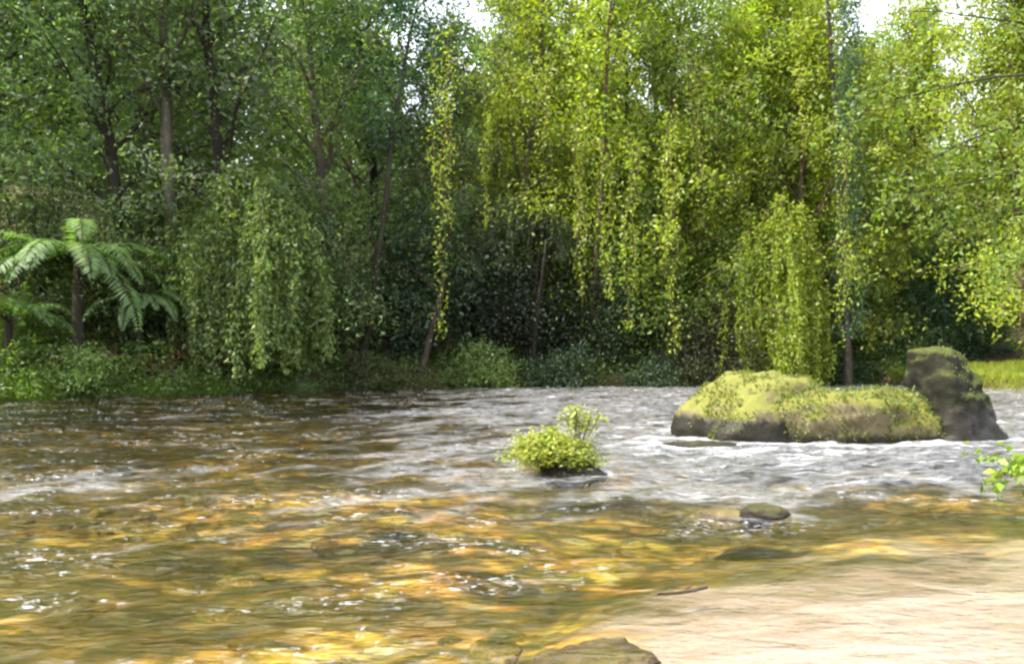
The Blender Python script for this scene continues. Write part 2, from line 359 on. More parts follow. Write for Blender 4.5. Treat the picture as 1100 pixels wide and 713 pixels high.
def grow_tree(name, seed, H, r0, start, limb_len, n_limb, leaf=(.14, .065), k=26, sig=.32, elev=.6, droop=.15, top=.55, twigs=6, lean=0., wig=.06, hang=0, hang_len=1.2, up=.7, low_twig=.12):
    """a trunk with limbs and twigs (one mesh) and its leaves (one mesh)"""
    rng = np.random.default_rng(seed); T = Tubes(); L = Leaves()
    tr = curve(rng, (0, 0, -.4), (lean, rng.normal(0, .03), 1), H + .4, 14, wig, 0, .03)
    tt = np.linspace(0, 1, 14)
    T.add(tr, r0 * (1 - tt * .86) * np.where(tt < .06, 1.35, 1), 9)
    az = rng.uniform(0, 6.28)
    for i in range(n_limb):
        f = start + (1 - start) * ((i + .5) / n_limb) ** .9
        b = np.array([np.interp(f, tt, tr[:, q]) for q in range(3)])
        az += 2.4 + rng.normal(0, .35)
        g = (f - start) / (1 - start)
        ln = limb_len * (1 - (1 - top) * g) * rng.uniform(.7, 1.2) * (0.6 + .4 * math.sin(math.pi * min(1, g + .25)))
        e = elev + .5 * g + rng.normal(0, .15)
        lb = curve(rng, b, (math.cos(az) * math.cos(e), math.sin(az) * math.cos(e), math.sin(e)), ln, 7, .13, droop)
        r1 = r0 * (1 - f * .86) * .48
        T.add(lb, np.linspace(r1, .012, 7), 5)
        for j in range(twigs):
            q = low_twig + (1 - low_twig) * (j + rng.random()) / twigs
            c = np.array([np.interp(q, np.linspace(0, 1, 7), lb[:, w]) for w in range(3)])
            d = unit(lb[-1] - lb[0]) + rng.normal(0, .75, 3); d[2] = d[2] * .6 + .12
            tw = curve(rng, c, d, ln * rng.uniform(.22, .42), 5, .16, droop * 1.2)
            T.add(tw, np.linspace(.016, .006, 5), 3)
            kk = int(k * rng.uniform(.35, 1.25))
            L.clump(rng, tw[1:], np.array([1, 1, .62]) * sig * rng.uniform(.7, 1.3), max(2, kk // 4), *leaf, droop=.35, up=up, tint=.5 + rng.normal(0, .1))
            for h in range(hang):
                s0 = tw[rng.integers(1, 5)] + rng.normal(0, .1, 3)
                st = curve(rng, s0, (rng.normal(0, .2), rng.normal(0, .2), -1), hang_len * rng.uniform(.4, 1.3), 7, .05, .3)
                L.clump(rng, st, (.10, .10, .10), 4, leaf[0] * .9, leaf[1] * .8, droop=1.0, up=.1)
    return T.mesh(name + '_trunk'), L.mesh(name + '_crown')

def grow_shrub(name, seed, rx, ry, H, n_stem=14, leaf=(.12, .06), k=70, sig=.28, hollow=0., up=.8, fine=False):
    """many stems from the root, leaves toward the outside of a dome"""
    rng = np.random.default_rng(seed); T = Tubes(); L = Leaves()
    for i in range(n_stem):
        az = i * 2.4 + rng.normal(0, .2); q = math.sqrt((i + .5) / n_stem)
        tip = np.array([math.cos(az) * rx * q, math.sin(az) * ry * q, H * math.sqrt(max(.05, 1 - q * q * .92)) * rng.uniform(.75, 1.15)])
        n = 7; t = np.linspace(0, 1, n)[:, None]
        b = np.array([math.cos(az) * .15, math.sin(az) * .15, -.2])
        st = b + (tip - b) * np.concatenate([t ** 1.3, t ** 1.3, t ** .75], 1) + rng.normal(0, .04, (n, 3)) * (t > 0)
        T.add(st, np.linspace(.035, .008, n), 4)
        for j in range(5):
            c = st[rng.integers(2 if hollow == 0 else 4, n)]
            d = rng.normal(0, 1, 3); d[2] = d[2] * .5 + .15
            tw = curve(rng, c, d, max(rx, H) * rng.uniform(.18, .4), 4, .2, .25)
            tw[:, 2] = np.maximum(tw[:, 2], .12)
            T.add(tw, np.linspace(.012, .004, 4), 3)
            L.clump(rng, tw, np.array([1, 1, .7]) * sig * rng.uniform(.6, 1.25), max(2, int(k * rng.uniform(.5, 1.2) / 4)), *leaf, droop=.3, up=up, tint=.5 + rng.normal(0, .1))
    return T.mesh(name + '_stems'), L.mesh(name + '_foliage')

def grow_weeping(name, seed, rx, ry, H, n_arm=22, strands=9, lmin=.6, lmax=2.6, leaf=(.11, .04), dens=9, spread=.06, qmin=.45, tmin=.72):
    """arching arms with leafy strands hanging from them like a curtain"""
    rng = np.random.default_rng(seed); T = Tubes(); L = Leaves()
    for s in range(3):
        T.add(curve(rng, (rng.normal(0, .15), rng.normal(0, .15), -.3), (rng.normal(0, .12), rng.normal(0, .1), 1), H * .85, 8, .06), np.linspace(.11, .04, 8), 7)
    for i in range(n_arm):
        az = i * 2.4 + rng.normal(0, .3); q = rng.uniform(qmin, 1.05)
        top = np.array([0, 0, H * rng.uniform(tmin, .95)]); t = np.linspace(0, 1, 9)[:, None]
        out = np.array([math.cos(az) * rx * q, math.sin(az) * ry * q, 0])
        arm = top + out * t + np.array([0, 0, 1.]) * (H * .16 * np.sin(t * 2.2) - H * .42 * q * t ** 2.5) + rng.normal(0, .04, (9, 3))
        T.add(arm, np.linspace(.03, .008, 9), 4)
        L.clump(rng, arm[2:], (.16, .16, .12), 14, leaf[0], leaf[1] * 1.2, droop=.4, up=.8)
        for j in range(strands):
            f = rng.uniform(.3, 1); p0 = np.array([np.interp(f, t[:, 0], arm[:, w]) for w in range(3)]) + rng.normal(0, .07, 3)
            ln = min(rng.uniform(lmin, lmax), max(.3, p0[2] - rng.uniform(.0, .9)))
            st = curve(rng, p0, (rng.normal(0, .1), rng.normal(0, .1), -1), ln, max(5, int(ln / .11)), .035, .2)
            T.add(st[::2], .005, 3)
            L.clump(rng, st, (spread, spread, .05), dens, *leaf, droop=1.1, up=.1, tint=.5 + rng.normal(0, .12))
    return T.mesh(name + '_stems'), L.mesh(name + '_foliage')

def grow_vine(name, seed, length, strands=3, width=.16, leaf=(.12, .065), dens=6, top_w=1.0):
    """hangs down from its origin"""
    rng = np.random.default_rng(seed); T = Tubes(); L = Leaves()
    for s in range(strands):
        ln = length * (1 if s == 0 else rng.uniform(.45, .92)); n = max(6, int(ln / .12))
        z = np.linspace(0, -ln, n)
        x = rng.normal(0, width * .5) + .06 * np.sin(z * rng.uniform(1.5, 3) + rng.uniform(0, 6)); y = rng.normal(0, width * .5) + .05 * np.sin(z * 2.1 + s)
        w = top_w + (1 - top_w) * (-z / length)
        pts = np.stack([x * w, y * w, z], 1)
        T.add(pts[::2], .009, 4)
        g = np.clip(perlin(z * 1.1 + s * 9, z * 0 + seed, 5) * 1.6 + .75, .15, 1.4)
        for a in range(n):
            m = max(1, int(dens * g[a])); L.clump(rng, pts[a:a + 1], (width * .42 * (.6 + .4 * w[a]),) * 2 + (.06,), m, *leaf, droop=.9, up=.3)
    return T.mesh(name + '_stem'), L.mesh(name + '_leaves')

def grow_fern(name, seed, n_frond, length, rise=.9, leaf=.16, trunk=0.0):
    rng = np.random.default_rng(seed); T = Tubes(); L = Leaves()
    if trunk: T.add(curve(rng, (0, 0, -.3), (.08, 0, 1), trunk + .3, 6, .04), np.linspace(.14, .10, 6), 8)
    top = np.array([.08 * trunk, 0, trunk])
    for i in range(n_frond):
        az = i * 2.4 + rng.normal(0, .2); ln = length * rng.uniform(.7, 1.1); e = rise + rng.normal(0, .2)
        fr = curve(rng, top, (math.cos(az) * math.cos(e), math.sin(az) * math.cos(e), math.sin(e)), ln, 22, .02, .24 if trunk else .3)
        T.add(fr[::3], np.linspace(.014, .004, 8), 3)
        tg = unit(np.gradient(fr, axis=0)); sd = unit(np.cross(tg, [0, 0, 1])); nn = np.cross(sd, tg)
        t = np.linspace(0, 1, 22); prof = np.sin(np.clip(t * 1.05 + .06, 0, 1) * math.pi) ** .7 * leaf * 2.4
        for sg in (-1, 1):
            for o in (0, .5):
                m = slice(3, 22); p = fr[m] + tg[m] * ln / 21 * o
                L.add(p, sd[m] * sg + tg[m] * .45 + rng.normal(0, .08, (19, 3)) - np.array([0, 0, .25]), nn[m] + rng.normal(0, .15, (19, 3)), prof[m] * rng.uniform(.85, 1.1, 19), leaf * .33,
                      np.clip(rng.normal(.5, .12, 19), 0, 1), np.full(19, rng.uniform(.2, .6)))
    return T.mesh(name + '_stalk'), L.mesh(name + '_fronds')

BARK_GREY, BARK_DARK, BARK_BROWN = (.10, .09, .07), (.03, .026, .02), (.09, .062, .042)
def plant(name, data, loc, label, cat, color, bark=BARK_BROWN, parts=('trunk', 'crown'), rot=0., scale=1., group=None):
    e = bpy.data.objects.new(name, None); COL.objects.link(e)
    e.location = loc; e.rotation_euler = (0, 0, rot); e.scale = (scale,) * 3 if not hasattr(scale, '__len__') else scale
    e.empty_display_size = .3
    e['label'] = label; e['category'] = cat
    if group: e['group'] = group
    obj(parts[0], data[0], e, color=bark); obj(parts[1], data[1], e, color=color)
    return e
def gz1(x, y): return float(ground_z(np.array([x]), np.array([y]))[0])
def at_ground(px, Y): x = (px - 550) / F_PX * Y; return (x, Y, gz1(x, Y))

# colours of the leaves, tuned for brightness
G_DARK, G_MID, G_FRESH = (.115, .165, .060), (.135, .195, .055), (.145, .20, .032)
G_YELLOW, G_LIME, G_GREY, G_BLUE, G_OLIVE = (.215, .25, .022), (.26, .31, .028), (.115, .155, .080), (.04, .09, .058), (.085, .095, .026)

D = {}
for q in range(3): D['tall%d' % q] = grow_tree('tall_tree', 100 + q, 15.5, .24, .14, 3.8, 32, leaf=(.165, .085), k=92, sig=.40, top=.75)
for q in range(2): D['fine%d' % q] = grow_tree('fine_tree', 120 + q, 15.0, .17, .14, 3.5, 34, leaf=(.19, .065), k=90, sig=.42, top=.75, droop=.3)
for q in range(3): D['bright%d' % q] = grow_tree('bright_tree', 140 + q, 14.0, .19, .10, 4.5, 34, leaf=(.16, .08), k=84, sig=.37, top=.9, droop=.32, hang=1, hang_len=1.0)
for q in range(2): D['slim%d' % q] = grow_tree('slim_tree', 160 + q, 16.0, .12, .42, 2.2, 18, leaf=(.18,.09), k=40, sig=.32)
for q in range(3): D['bush%d' % q] = grow_shrub('bush', 200 + q, 1.7, 1.5, 2.0, 22, k=70)
for q in range(2): D['bigbush%d' % q] = grow_shrub('big_bush', 220 + q, 2.3, 2.0, 4.2, 34, k=90, sig=.34)
for q in range(2): D['fern%d' % q] = grow_fern('fern', 240 + q, 13, .95)
D['treefern'] = grow_fern('tree_fern', 250, 24, 2.7, .7, .17, 1.5)
D['hightreefern'] = grow_fern('high_tree_fern', 252, 28, 2.9, .42, .17, 2.6)

# --- the forest behind the bank: rows at growing distance from the water
rng = np.random.default_rng(21)
KIND_TXT = {
    'dark': ('tall dark green forest tree in the shaded left wood', 'shaded trees of the left wood'),
    'mid': ('grey-green fine-leaved forest tree behind the middle of the bank', 'fine-leaved trees behind the middle of the bank'),
    'bright': ('sunlit yellow-green forest tree in the bright right half of the wood', 'sunlit trees of the right wood')}
for off, sp in ((3.0, 3.0), (6.8, 3.6), (12, 4.6)):
    x = -1.0 - 26
    while x < 27:
        xx = x + rng.normal(0, .5); by = float(bank_y(np.array([xx]))[0]); Y = by + off + rng.normal(0, .6); x += sp
        px = 550 + xx / Y * F_PX
        if px < -90 or px > 1190: continue
        if 425 < px < 475 and off > 3: continue                       # gaps where the sky shows
        if 1000 < px < 1060 and off < 15: continue
        if 480 < px < 628 and off < 4: continue
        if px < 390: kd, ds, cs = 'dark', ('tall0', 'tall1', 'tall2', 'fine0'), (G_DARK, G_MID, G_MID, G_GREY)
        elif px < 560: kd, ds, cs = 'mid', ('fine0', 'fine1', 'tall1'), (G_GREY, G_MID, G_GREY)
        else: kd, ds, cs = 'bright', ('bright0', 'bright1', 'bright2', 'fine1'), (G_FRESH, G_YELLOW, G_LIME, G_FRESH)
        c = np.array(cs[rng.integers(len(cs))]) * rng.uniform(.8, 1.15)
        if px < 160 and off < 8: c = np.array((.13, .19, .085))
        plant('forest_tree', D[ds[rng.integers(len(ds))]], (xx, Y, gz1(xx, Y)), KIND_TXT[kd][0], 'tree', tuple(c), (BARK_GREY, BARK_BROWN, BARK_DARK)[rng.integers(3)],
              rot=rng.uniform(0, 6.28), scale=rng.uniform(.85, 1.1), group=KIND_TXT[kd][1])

# --- the wood far up the slope, one mass
def distant_wood():
    rg = np.random.default_rng(77); L = Leaves()
    for k in range(330):
        Y = rg.uniform(40, 62); x = rg.uniform(-.78, .78) * Y; px = 550 + x / Y * F_PX
        H = rg.uniform(8, 13) * (.6 if 425 < px < 475 else .5 if 1000 < px < 1060 else 1.1)
        g = gz1(x, Y); tn = np.clip(rg.normal(.5, .16), .1, .9)
        for z in np.arange(1.5, H, 2.3):
            r = rg.uniform(1.5, 2.4) * (1.15 - .6 * z / H); c = np.array([x + rg.normal(0, .6), Y + rg.normal(0, .6), g + z])
            m = 110; p = c + unit(rg.normal(0, 1, (m, 3))) * r * rg.uniform(.6, 1.1, (m, 1)) * np.array([1, 1, .8])
            L.clump(rg, p, .1, 1, .42, .24, droop=.3, up=.7, tint=tn)
    return L.mesh('distant_wood')
obj('distant_wood', distant_wood(), color=(.075, .115, .030), label='far wood covering the slope behind the riverside trees', category='wood', kind='stuff')

# --- trees one can tell apart by their trunks
D['fork'] = grow_tree('forked_tree', 301, 15, .26, .38, 4.2, 16, leaf=(.18,.09), k=44, elev=.85, twigs=5, wig=.03)
plant('forked_tree', D['fork'], at_ground(193, 23.6), 'grey-brown forked trunk behind the draped creeper mound on the left', 'tree', G_MID, BARK_GREY, rot=.4)
plant('slender_tree', D['slim0'], at_ground(388, 25.2), 'slender straight dark trunk right of the draped creeper mound', 'tree', G_BLUE, BARK_DARK, rot=1.1)
plant('slender_tree', D['slim1'], at_ground(420, 28.0), 'thin pale brown trunk under the sky gap, right of the slender dark trunk', 'tree', G_GREY, BARK_BROWN, rot=2.1, scale=.95)
plant('forest_tree', D['tall1'], at_ground(548, 29.5), 'thick grey trunk with yellowish crown above the dark hollow', 'tree', G_YELLOW, BARK_GREY, rot=2.9)
plant('slender_tree', D['slim1'], at_ground(632, 27.5), 'brown trunk rising behind the drooping lime vines', 'tree', G_LIME, BARK_BROWN, rot=4.0)
D['lean'] = grow_tree('leaning_tree', 330, 6.0, .13, .5, 2.0, 10, k=20, lean=.16)
plant('leaning_tree', D['lean'], at_ground(446, 24.9), 'short leaning reddish-brown trunk beside the longest hanging vine', 'tree', G_MID, (.05, .036, .03), rot=.1)

# column of blue-green creeper round a straight trunk
def creeper_column(seed, H, r):  # leaves cling to the trunk
    rg = np.random.default_rng(seed); T = Tubes(); L = Leaves()
    tr = curve(rg, (0, 0, -.4), (0, 0, 1), H, 14, .02); T.add(tr, np.linspace(.16, .05, 14), 8)
    for z in np.linspace(2.5, H - .5, 90):
        w = r * (.75 + .5 * rg.random()) * (1 - .45 * z / H)
        for a in range(4):
            th = rg.uniform(0, 6.28); c = np.array([[math.cos(th) * w * .6, math.sin(th) * w * .6, z]])
            L.clump(rg, c, (w * .28, w * .28, .12), 14, .12, .05, droop=.8, up=.4)
    return T.mesh('creeper_trunk'), L.mesh('creeper_leaves')
D['column'] = creeper_column(350, 14.0, .62)
plant('creeper_clad_tree', D['column'], at_ground(912, 25.5), 'straight trunk wrapped in a narrow column of blue-green creeper', 'tree', (.055, .10, .055), BARK_DARK)

# blue-green trees low behind the boulders on the right
D['low0'] = grow_tree('low_tree', 361, 4.6, .1, .04, 2.5, 26, leaf=(.16, .075), k=95, sig=.36, elev=.3, top=.3)
for px, Y, sc, lab in ((1000, 30.0, .95, 'dark blue-green low tree behind the upright stone'), (930, 30.5, .72, 'smaller blue-green low tree between the two far-right boulders and the wood'), (1062, 31.5, .9, 'blue-green low tree above the sunny grass at the right edge')):
    plant('low_tree', D['low0'], at_ground(px, Y), lab, 'tree', (.075, .14, .08), BARK_DARK, rot=px, scale=sc)

# big sunlit trees on the right bank
for px, Y, d, sc, c, lab in ((1110, 25.5, 'bright0', .95, G_LIME, 'lime-green drooping tree on the sunny grass at the right edge'),
                             (955, 30.5, 'bright2', .92, G_YELLOW, 'yellow-green tree with the brightest crown, right of the creeper column'),
                             (860, 28.2, 'bright1', .95, G_YELLOW, 'broad yellow-green tree left of the creeper column'),
                             (948, 36.5, 'bright1', 1.0, G_FRESH, 'fresh green tree far behind, between the creeper column and the brightest crown'),
                             (735, 28.0, 'bright0', .92, G_FRESH, 'fresh green tree above the middle vines')):
    plant('sunlit_tree', D[d], at_ground(px, Y), lab, 'tree', c, BARK_BROWN, rot=px * .7, scale=sc)

# tree standing off to the right whose dark limbs reach over the water
def overhang(seed):
    rg = np.random.default_rng(seed); T = Tubes(); L = Leaves()
    T.add(curve(rg, (0, 0, -.4), (-.05, 0, 1), 10.5, 12, .04), np.linspace(.24, .08, 12), 9)
    for z0, az, e, ln in ((5.6, 3.0, .12, 4.4), (5.9, 3.5, .22, 4.6), (6.6, 2.7, .1, 4.8), (7.2, 3.2, .05, 5.2), (4.6, 3.4, -.1, 3.4), (7.8, 2.9, .2, 4.4), (5.2, 2.5, .0, 3.8), (6.4, 4.0, .2, 3.6)):
        lb = curve(rg, (-.3, 0, z0), (math.cos(az) * math.cos(e), math.sin(az) * math.cos(e), math.sin(e)), ln, 10, .10, .10)
        T.add(lb, np.linspace(.04, .008, 10), 6)
        for j in range(9):
            c = lb[rg.integers(3, 10)]; d = rg.normal(0, .7, 3) + unit(lb[-1] - lb[0]); tw = curve(rg, c, d, rg.uniform(.6, 1.3), 5, .15, .4)
            T.add(tw, np.linspace(.012, .004, 5), 3)
            L.clump(rg, tw[1:], (.2, .2, .16), int(rg.uniform(8, 18)), .13, .065, droop=.5, up=.6)
    return T.mesh('overhang_trunk'), L.mesh('overhang_crown')
plant('overhanging_tree', overhang(371), (12.6, 15.5, gz1(12.6, 15.5)), 'tree whose dark bare-looking limbs reach in from the right edge over the water', 'tree', G_FRESH, BARK_DARK)

# --- draped mounds and shrubs along the bank
D['drape'] = grow_weeping('draped_mound', 401, 2.5, 1.8, 5.6, 72, 13, 1.2, 5.0, leaf=(.15, .06), dens=11, spread=.09, qmin=.2)
plant('creeper_draped_shrub', D['drape'], at_ground(266, 23.0), 'broad rounded shrub draped in hanging green creeper on the left bank', 'shrub', (.16, .22, .062), BARK_BROWN, ('stems', 'foliage'))
D['drape2'] = grow_weeping('weeping_clump', 407, 1.7, 1.0, 6.4, 20, 8, 1.0, 5.2, leaf=(.13, .055), dens=7, spread=.06, qmin=.3, tmin=.5)
plant('weeping_shrub', D['drape2'], at_ground(838, 25.4), 'bright lime weeping shrub hanging to the water left of the boulders', 'shrub', G_LIME, BARK_BROWN, ('stems', 'foliage'))
D['arch'] = grow_weeping('arching_canopy', 403, 2.7, 1.7, 5.6, 30, 4, .12, .5, dens=7)
plant('arching_shrub', D['arch'], at_ground(566, 26.6), 'arching shrub canopy roofing the dark hollow in the middle of the bank', 'shrub', (.07, .095, .04), BARK_DARK, ('stems', 'foliage'))
bank_bushes = [
    # px, Y, data, scale, colour, label
    (555, 27.4, 'bigbush0', 1.0, (.018, .028, .012), 'shrub filling the dark hollow mid-bank, the shade painted into its near-black leaves'),  # leaf colour near black to paint in the hollow's shade
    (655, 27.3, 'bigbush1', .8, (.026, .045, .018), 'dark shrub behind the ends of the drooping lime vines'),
    (520, 25.2, 'bush0', .80, G_MID, 'rounded mid-green bush at the foot of the dark hollow'),
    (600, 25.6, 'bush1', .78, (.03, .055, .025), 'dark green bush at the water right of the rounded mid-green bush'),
    (700, 25.9, 'bush2', .72, (.04, .07, .03), 'low dark bush at the water below the right-hand hanging vine'),
    (440, 24.4, 'bush1', .62, G_OLIVE, 'low olive-brown bush at the foot of the leaning trunk'),
    (390, 24.2, 'bush2', .66, (.085, .095, .035), 'sprawling olive bush between the draped mound and the leaning trunk'),
    (330, 22.6, 'bush0', .50, G_DARK, 'small dark bush at the right foot of the draped mound'),
    (770, 26.2, 'bigbush0', .78, (.06, .06, .025), 'brownish tangled shrub behind the left boulder'),
    (900, 27.8, 'bush1', .9, (.06, .10, .05), 'dark bush at the water behind the low mossy ledge'),
    (1035, 31.0, 'bigbush1', .8, (.06, .11, .06), 'rounded blue-green shrub at the back of the sunny grass'),
    (985, 29.6, 'bush0', 1.2, (.05, .09, .05), 'dark blue-green bush behind the upright stone at the wood edge'),
    (960, 28.6, 'bush2', .9, G_DARK, 'dark bush at the water behind the upright stone'),
    (98, 20.1, 'bush2', .62, (.13, .20, .05), 'leafy green bush hiding the trunk of the large tree fern'),
    (110, 22.4, 'bigbush1', .85, G_DARK, 'large dark shrub behind the tree ferns'),
    (40, 23.0, 'bigbush0', 1.1, G_DARK, 'tall dark shrub at the left edge behind the tree ferns'),
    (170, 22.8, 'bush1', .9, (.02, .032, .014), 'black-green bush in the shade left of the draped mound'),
    (345, 25.0, 'bigbush1', 1.1, G_DARK, 'tall dark shrub right behind the draped mound'),
    (440, 27.0, 'bigbush0', 1.25, (.035, .07, .034), 'tall blue-green shrub behind the leaning trunk'),
    (215, 25.6, 'bigbush0', 1.35, G_DARK, 'tall dark shrub under the forked trunk'),
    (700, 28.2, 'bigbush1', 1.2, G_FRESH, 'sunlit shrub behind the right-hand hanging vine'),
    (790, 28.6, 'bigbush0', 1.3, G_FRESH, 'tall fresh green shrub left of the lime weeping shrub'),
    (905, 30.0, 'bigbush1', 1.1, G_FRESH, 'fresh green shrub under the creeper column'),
    (520, 29.5, 'bigbush1', 1.4, G_GREY, 'tall grey-green shrub above the arching canopy'),
    (620, 29.8, 'bigbush0', 1.4, G_FRESH, 'tall yellowish shrub behind the drooping lime vines'),
]
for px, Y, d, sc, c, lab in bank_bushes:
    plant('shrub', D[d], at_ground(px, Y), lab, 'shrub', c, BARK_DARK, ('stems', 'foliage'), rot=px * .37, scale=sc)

# tree ferns and ferns on the left bank
for px, Y, z0, sc, lab in ((84, 20.6, .3, 1.2, 'large tree fern with arching fronds on the left bank'), (8, 20.0, -.2, .85, 'lower tree fern cut by the left edge'), (150, 22.0, .5, .7, 'small tree fern in the shade left of the draped mound')):
    x, y, z = at_ground(px, Y)
    plant('tree_fern', D['hightreefern' if z0 > .2 else 'treefern'], (x, y, z), lab, 'fern', (.12, .19, .055), BARK_DARK, ('stalk', 'fronds'), rot=px, scale=sc)
rg = np.random.default_rng(55)
for k in range(24):
    px = 8 + k * 10.5 + rg.normal(0, 5); x = (px - 550) / F_PX * 21; by = float(bank_y(np.array([x]))[0]); Y = by + rg.uniform(.5, 3.2)
    plant('fern', D['fern%d' % (k % 2)], at_ground(px, Y), 'low green fern on the left bank above the grass strip', 'fern', tuple(np.array((.13, .20, .04)) * rg.uniform(.75, 1.3)), BARK_DARK, ('stalk', 'fronds'),
          rot=rg.uniform(0, 6), scale=rg.uniform(.8, 1.5), group='ferns on the left bank')

# --- hanging vines
vines = [
    # px, py top, py bottom, Y, strands, width, colour, label
    (470, 30, 362, 23.6, 4, .27, G_LIME, 'longest yellow-green vine, hanging in front of the leaning trunk'),
    (524, 120, 242, 24.4, 2, .16, G_LIME, 'short thin vine hanging above the dark hollow'),
    (626, 90, 322, 24.6, 3, .22, G_YELLOW, 'vine hanging down the right side of the dark hollow'),
    (653, 165, 318, 24.4, 3, .26, G_LIME, 'drooping lime vine with the shortest tail'),
    (673, 150, 352, 24.3, 3, .24, G_LIME, 'drooping lime vine second from the right of its cluster'),
    (717, 120, 377, 24.4, 3, .20, G_LIME, 'thin lime vine reaching lowest, left of the brownish shrub'),
    (902, 150, 368, 24.6, 3, .22, G_LIME, 'straight lime vine hanging right of the weeping shrub'),
    (590, 60, 200, 25.0, 4, .5, G_YELLOW, 'short bushy vine high above the dark hollow'),
    (745, 60, 250, 25.2, 4, .5, G_YELLOW, 'bushy yellow-green vine above the brownish shrub'),
]
for q, (px, p0, p1, Y, st, w, c, lab) in enumerate(vines):
    t = P(px, p0, Y)
    plant('hanging_vine', grow_vine('hanging_vine', 500 + q, (p1 - p0) / F_PX * Y, st, w, top_w=1.7 if p1 > 340 else 1.2), t, lab, 'vine', c, BARK_BROWN, ('stem', 'leaves'), group='vines hanging from the canopy')

# --- grass on the banks
def grass_mesh(name, seed, pts, h):
    rg = np.random.default_rng(seed); n = len(pts); L = Leaves()
    d = rg.normal(0, .45, (n, 3)); d[:, 2] = 1
    nn = rg.normal(0, 1, (n, 3)); nn[:, 2] *= .2
    L.add(pts, d, nn, h * rg.uniform(.5, 1.3, n), rg.uniform(.012, .03, n), np.clip(rg.normal(.5, .2, n), 0, 1), rg.beta(2, 2, n))
    return L.mesh(name)
def bank_points(seed, n, x0, x1, d0, d1):
    rg = np.random.default_rng(seed); x = rg.uniform(x0, x1, n); y = bank_y(x) + rg.uniform(d0, d1, n)
    keep = fbm(x * .7, y * .9, 3, 33) > -.25; x, y = x[keep], y[keep]
    return np.stack([x, y, ground_z(x, y) - .01], 1)
obj('grass', grass_mesh('bank_grass', 61, bank_points(61, 30000, -16, -6.3, -.45, .9), .24), color=(.15, .24, .03), label='bright green grass strip along the left bank', category='grass', kind='stuff')
obj('grass', grass_mesh('sunny_grass', 62, bank_points(62, 30000, 12.9, 19, -.3, 4.5), .26), color=(.27, .31, .03), label='sunny yellow-green grass on the far right bank', category='grass', kind='stuff')
bq = bank_points(67, 9000, -17, -6.2, .2, 4.5); bq[:, 2] += np.random.default_rng(68).uniform(0, 1, len(bq)) ** 1.5 * (.9 + .8 * fbm(bq[:, 0] * .9, bq[:, 1] * .9, 2, 69))
L = Leaves(); L.clump(np.random.default_rng(70), bq, (.1, .1, .08), 3, .13, .06, droop=.1, up=1.2)
obj('undergrowth', L.mesh('slope_undergrowth'), color=(.15, .21, .045), label='bright leafy growth on the left bank above the grass strip', category='ground cover', kind='stuff')
bd = bank_points(72, 2600, -11.6, -7.6, .5, 2.4); bd[:, 2] += np.random.default_rng(73).uniform(.25, .75, len(bd)) * np.clip(.6 + 1.5 * fbm(bd[:, 0] * .8, bd[:, 1] * .8, 2, 74), .1, 1.4)
L = Leaves(); L.clump(np.random.default_rng(75), bd, (.12, .12, .08), 3, .14, .05, droop=.3, up=.8)
obj('dead_leaves', L.mesh('dead_leaves'), color=(.14, .075, .04), label='reddish-brown dead fern leaves among the growth on the left bank', category='dead leaves', kind='stuff')
# leafy ground cover along the foot of the wood
bp = bank_points(63, 16000, -16, 14, -.45, 2.6); bp[:, 2] = np.maximum(bp[:, 2], .0) + np.random.default_rng(64).uniform(0, 1, len(bp)) ** 2 * (.55 + .5 * fbm(bp[:, 0] * .8, bp[:, 1], 2, 66)); L = Leaves(); L.clump(np.random.default_rng(63), bp + np.array([0, 0, .12]), (.1, .1, .09), 3, .11, .055, droop=.1, up=1.2)
obj('undergrowth', L.mesh('undergrowth'), color=(.10, .15, .035), label='low leafy ground cover along the foot of the wood', category='ground cover', kind='stuff')

# ------------------------------------------------------------------ rocks
def ico(sub):
    import bmesh
    bm = bmesh.new(); bmesh.ops.create_icosphere(bm, subdivisions=sub, radius=1)
    V = np.array([v.co[:] for v in bm.verts]); F = np.array([[v.index for v in f.verts] for f in bm.faces]); bm.free(); return V, F
ICO5, ICO3 = ico(5), ico(4)
def n3(V, s, off): return np.array([mnoise.fractal(Vector((float(a[0] * s + off), float(a[1] * s - off), float(a[2] * s + off * .3))), .9, 2.0, 4) for a in V])
def rock_mesh(name, seed, size, mat, rough=.22, flat=.35, res=ICO5, box=1.0, detail=.05):
    V, F = res; V = V.copy()
    if box != 1: V = np.sign(V) * np.abs(V) ** box; V /= np.abs(V).max()
    U = unit(V); V = V * (1 + rough * n3(U, 1.1, seed * 3.7))[:, None] + U * (detail * n3(U, 4.5, seed * 1.9))[:, None]
    V -= U * (detail * 1.6 * np.abs(n3(U, 2.6, seed * 2.3)))[:, None]; V = V * np.array(size); V[:, 2] = np.where(V[:, 2] < 0, V[:, 2] * flat, V[:, 2])
    return mesh(name, V, [F], mat, None, True)
def moss_mesh(name, seed, me, n, h, zmin, up_min=.25, cover=-.1):
    """short tufts growing on the upper faces of a rock"""
    rg = np.random.default_rng(seed); nv = len(me.vertices)
    co = np.empty(nv * 3); me.vertices.foreach_get('co', co); co = co.reshape(-1, 3)
    no = np.empty(nv * 3); me.vertices.foreach_get('normal', no); no = no.reshape(-1, 3)
    pat = fbm(co[:, 0] * 2.1 + seed, co[:, 1] * 2.1 + co[:, 2] * 1.7, 3, seed)
    ok = np.where((no[:, 2] > up_min) & (co[:, 2] > zmin) & (pat > cover))[0]
    id_ = rg.choice(ok, n); p = co[id_] + rg.normal(0, .02, (n, 3))
    L = Leaves(); d = no[id_] + rg.normal(0, .7, (n, 3)); nn = rg.normal(0, 1, (n, 3))
    L.add(p - no[id_] * .01, d, nn, h * rg.uniform(.5, 1.4, n), h * .45, np.clip(.5 + pat[id_] * .5 + rg.normal(0, .15, n), 0, 1), rg.beta(2, 2, n))
    return L.mesh(name)
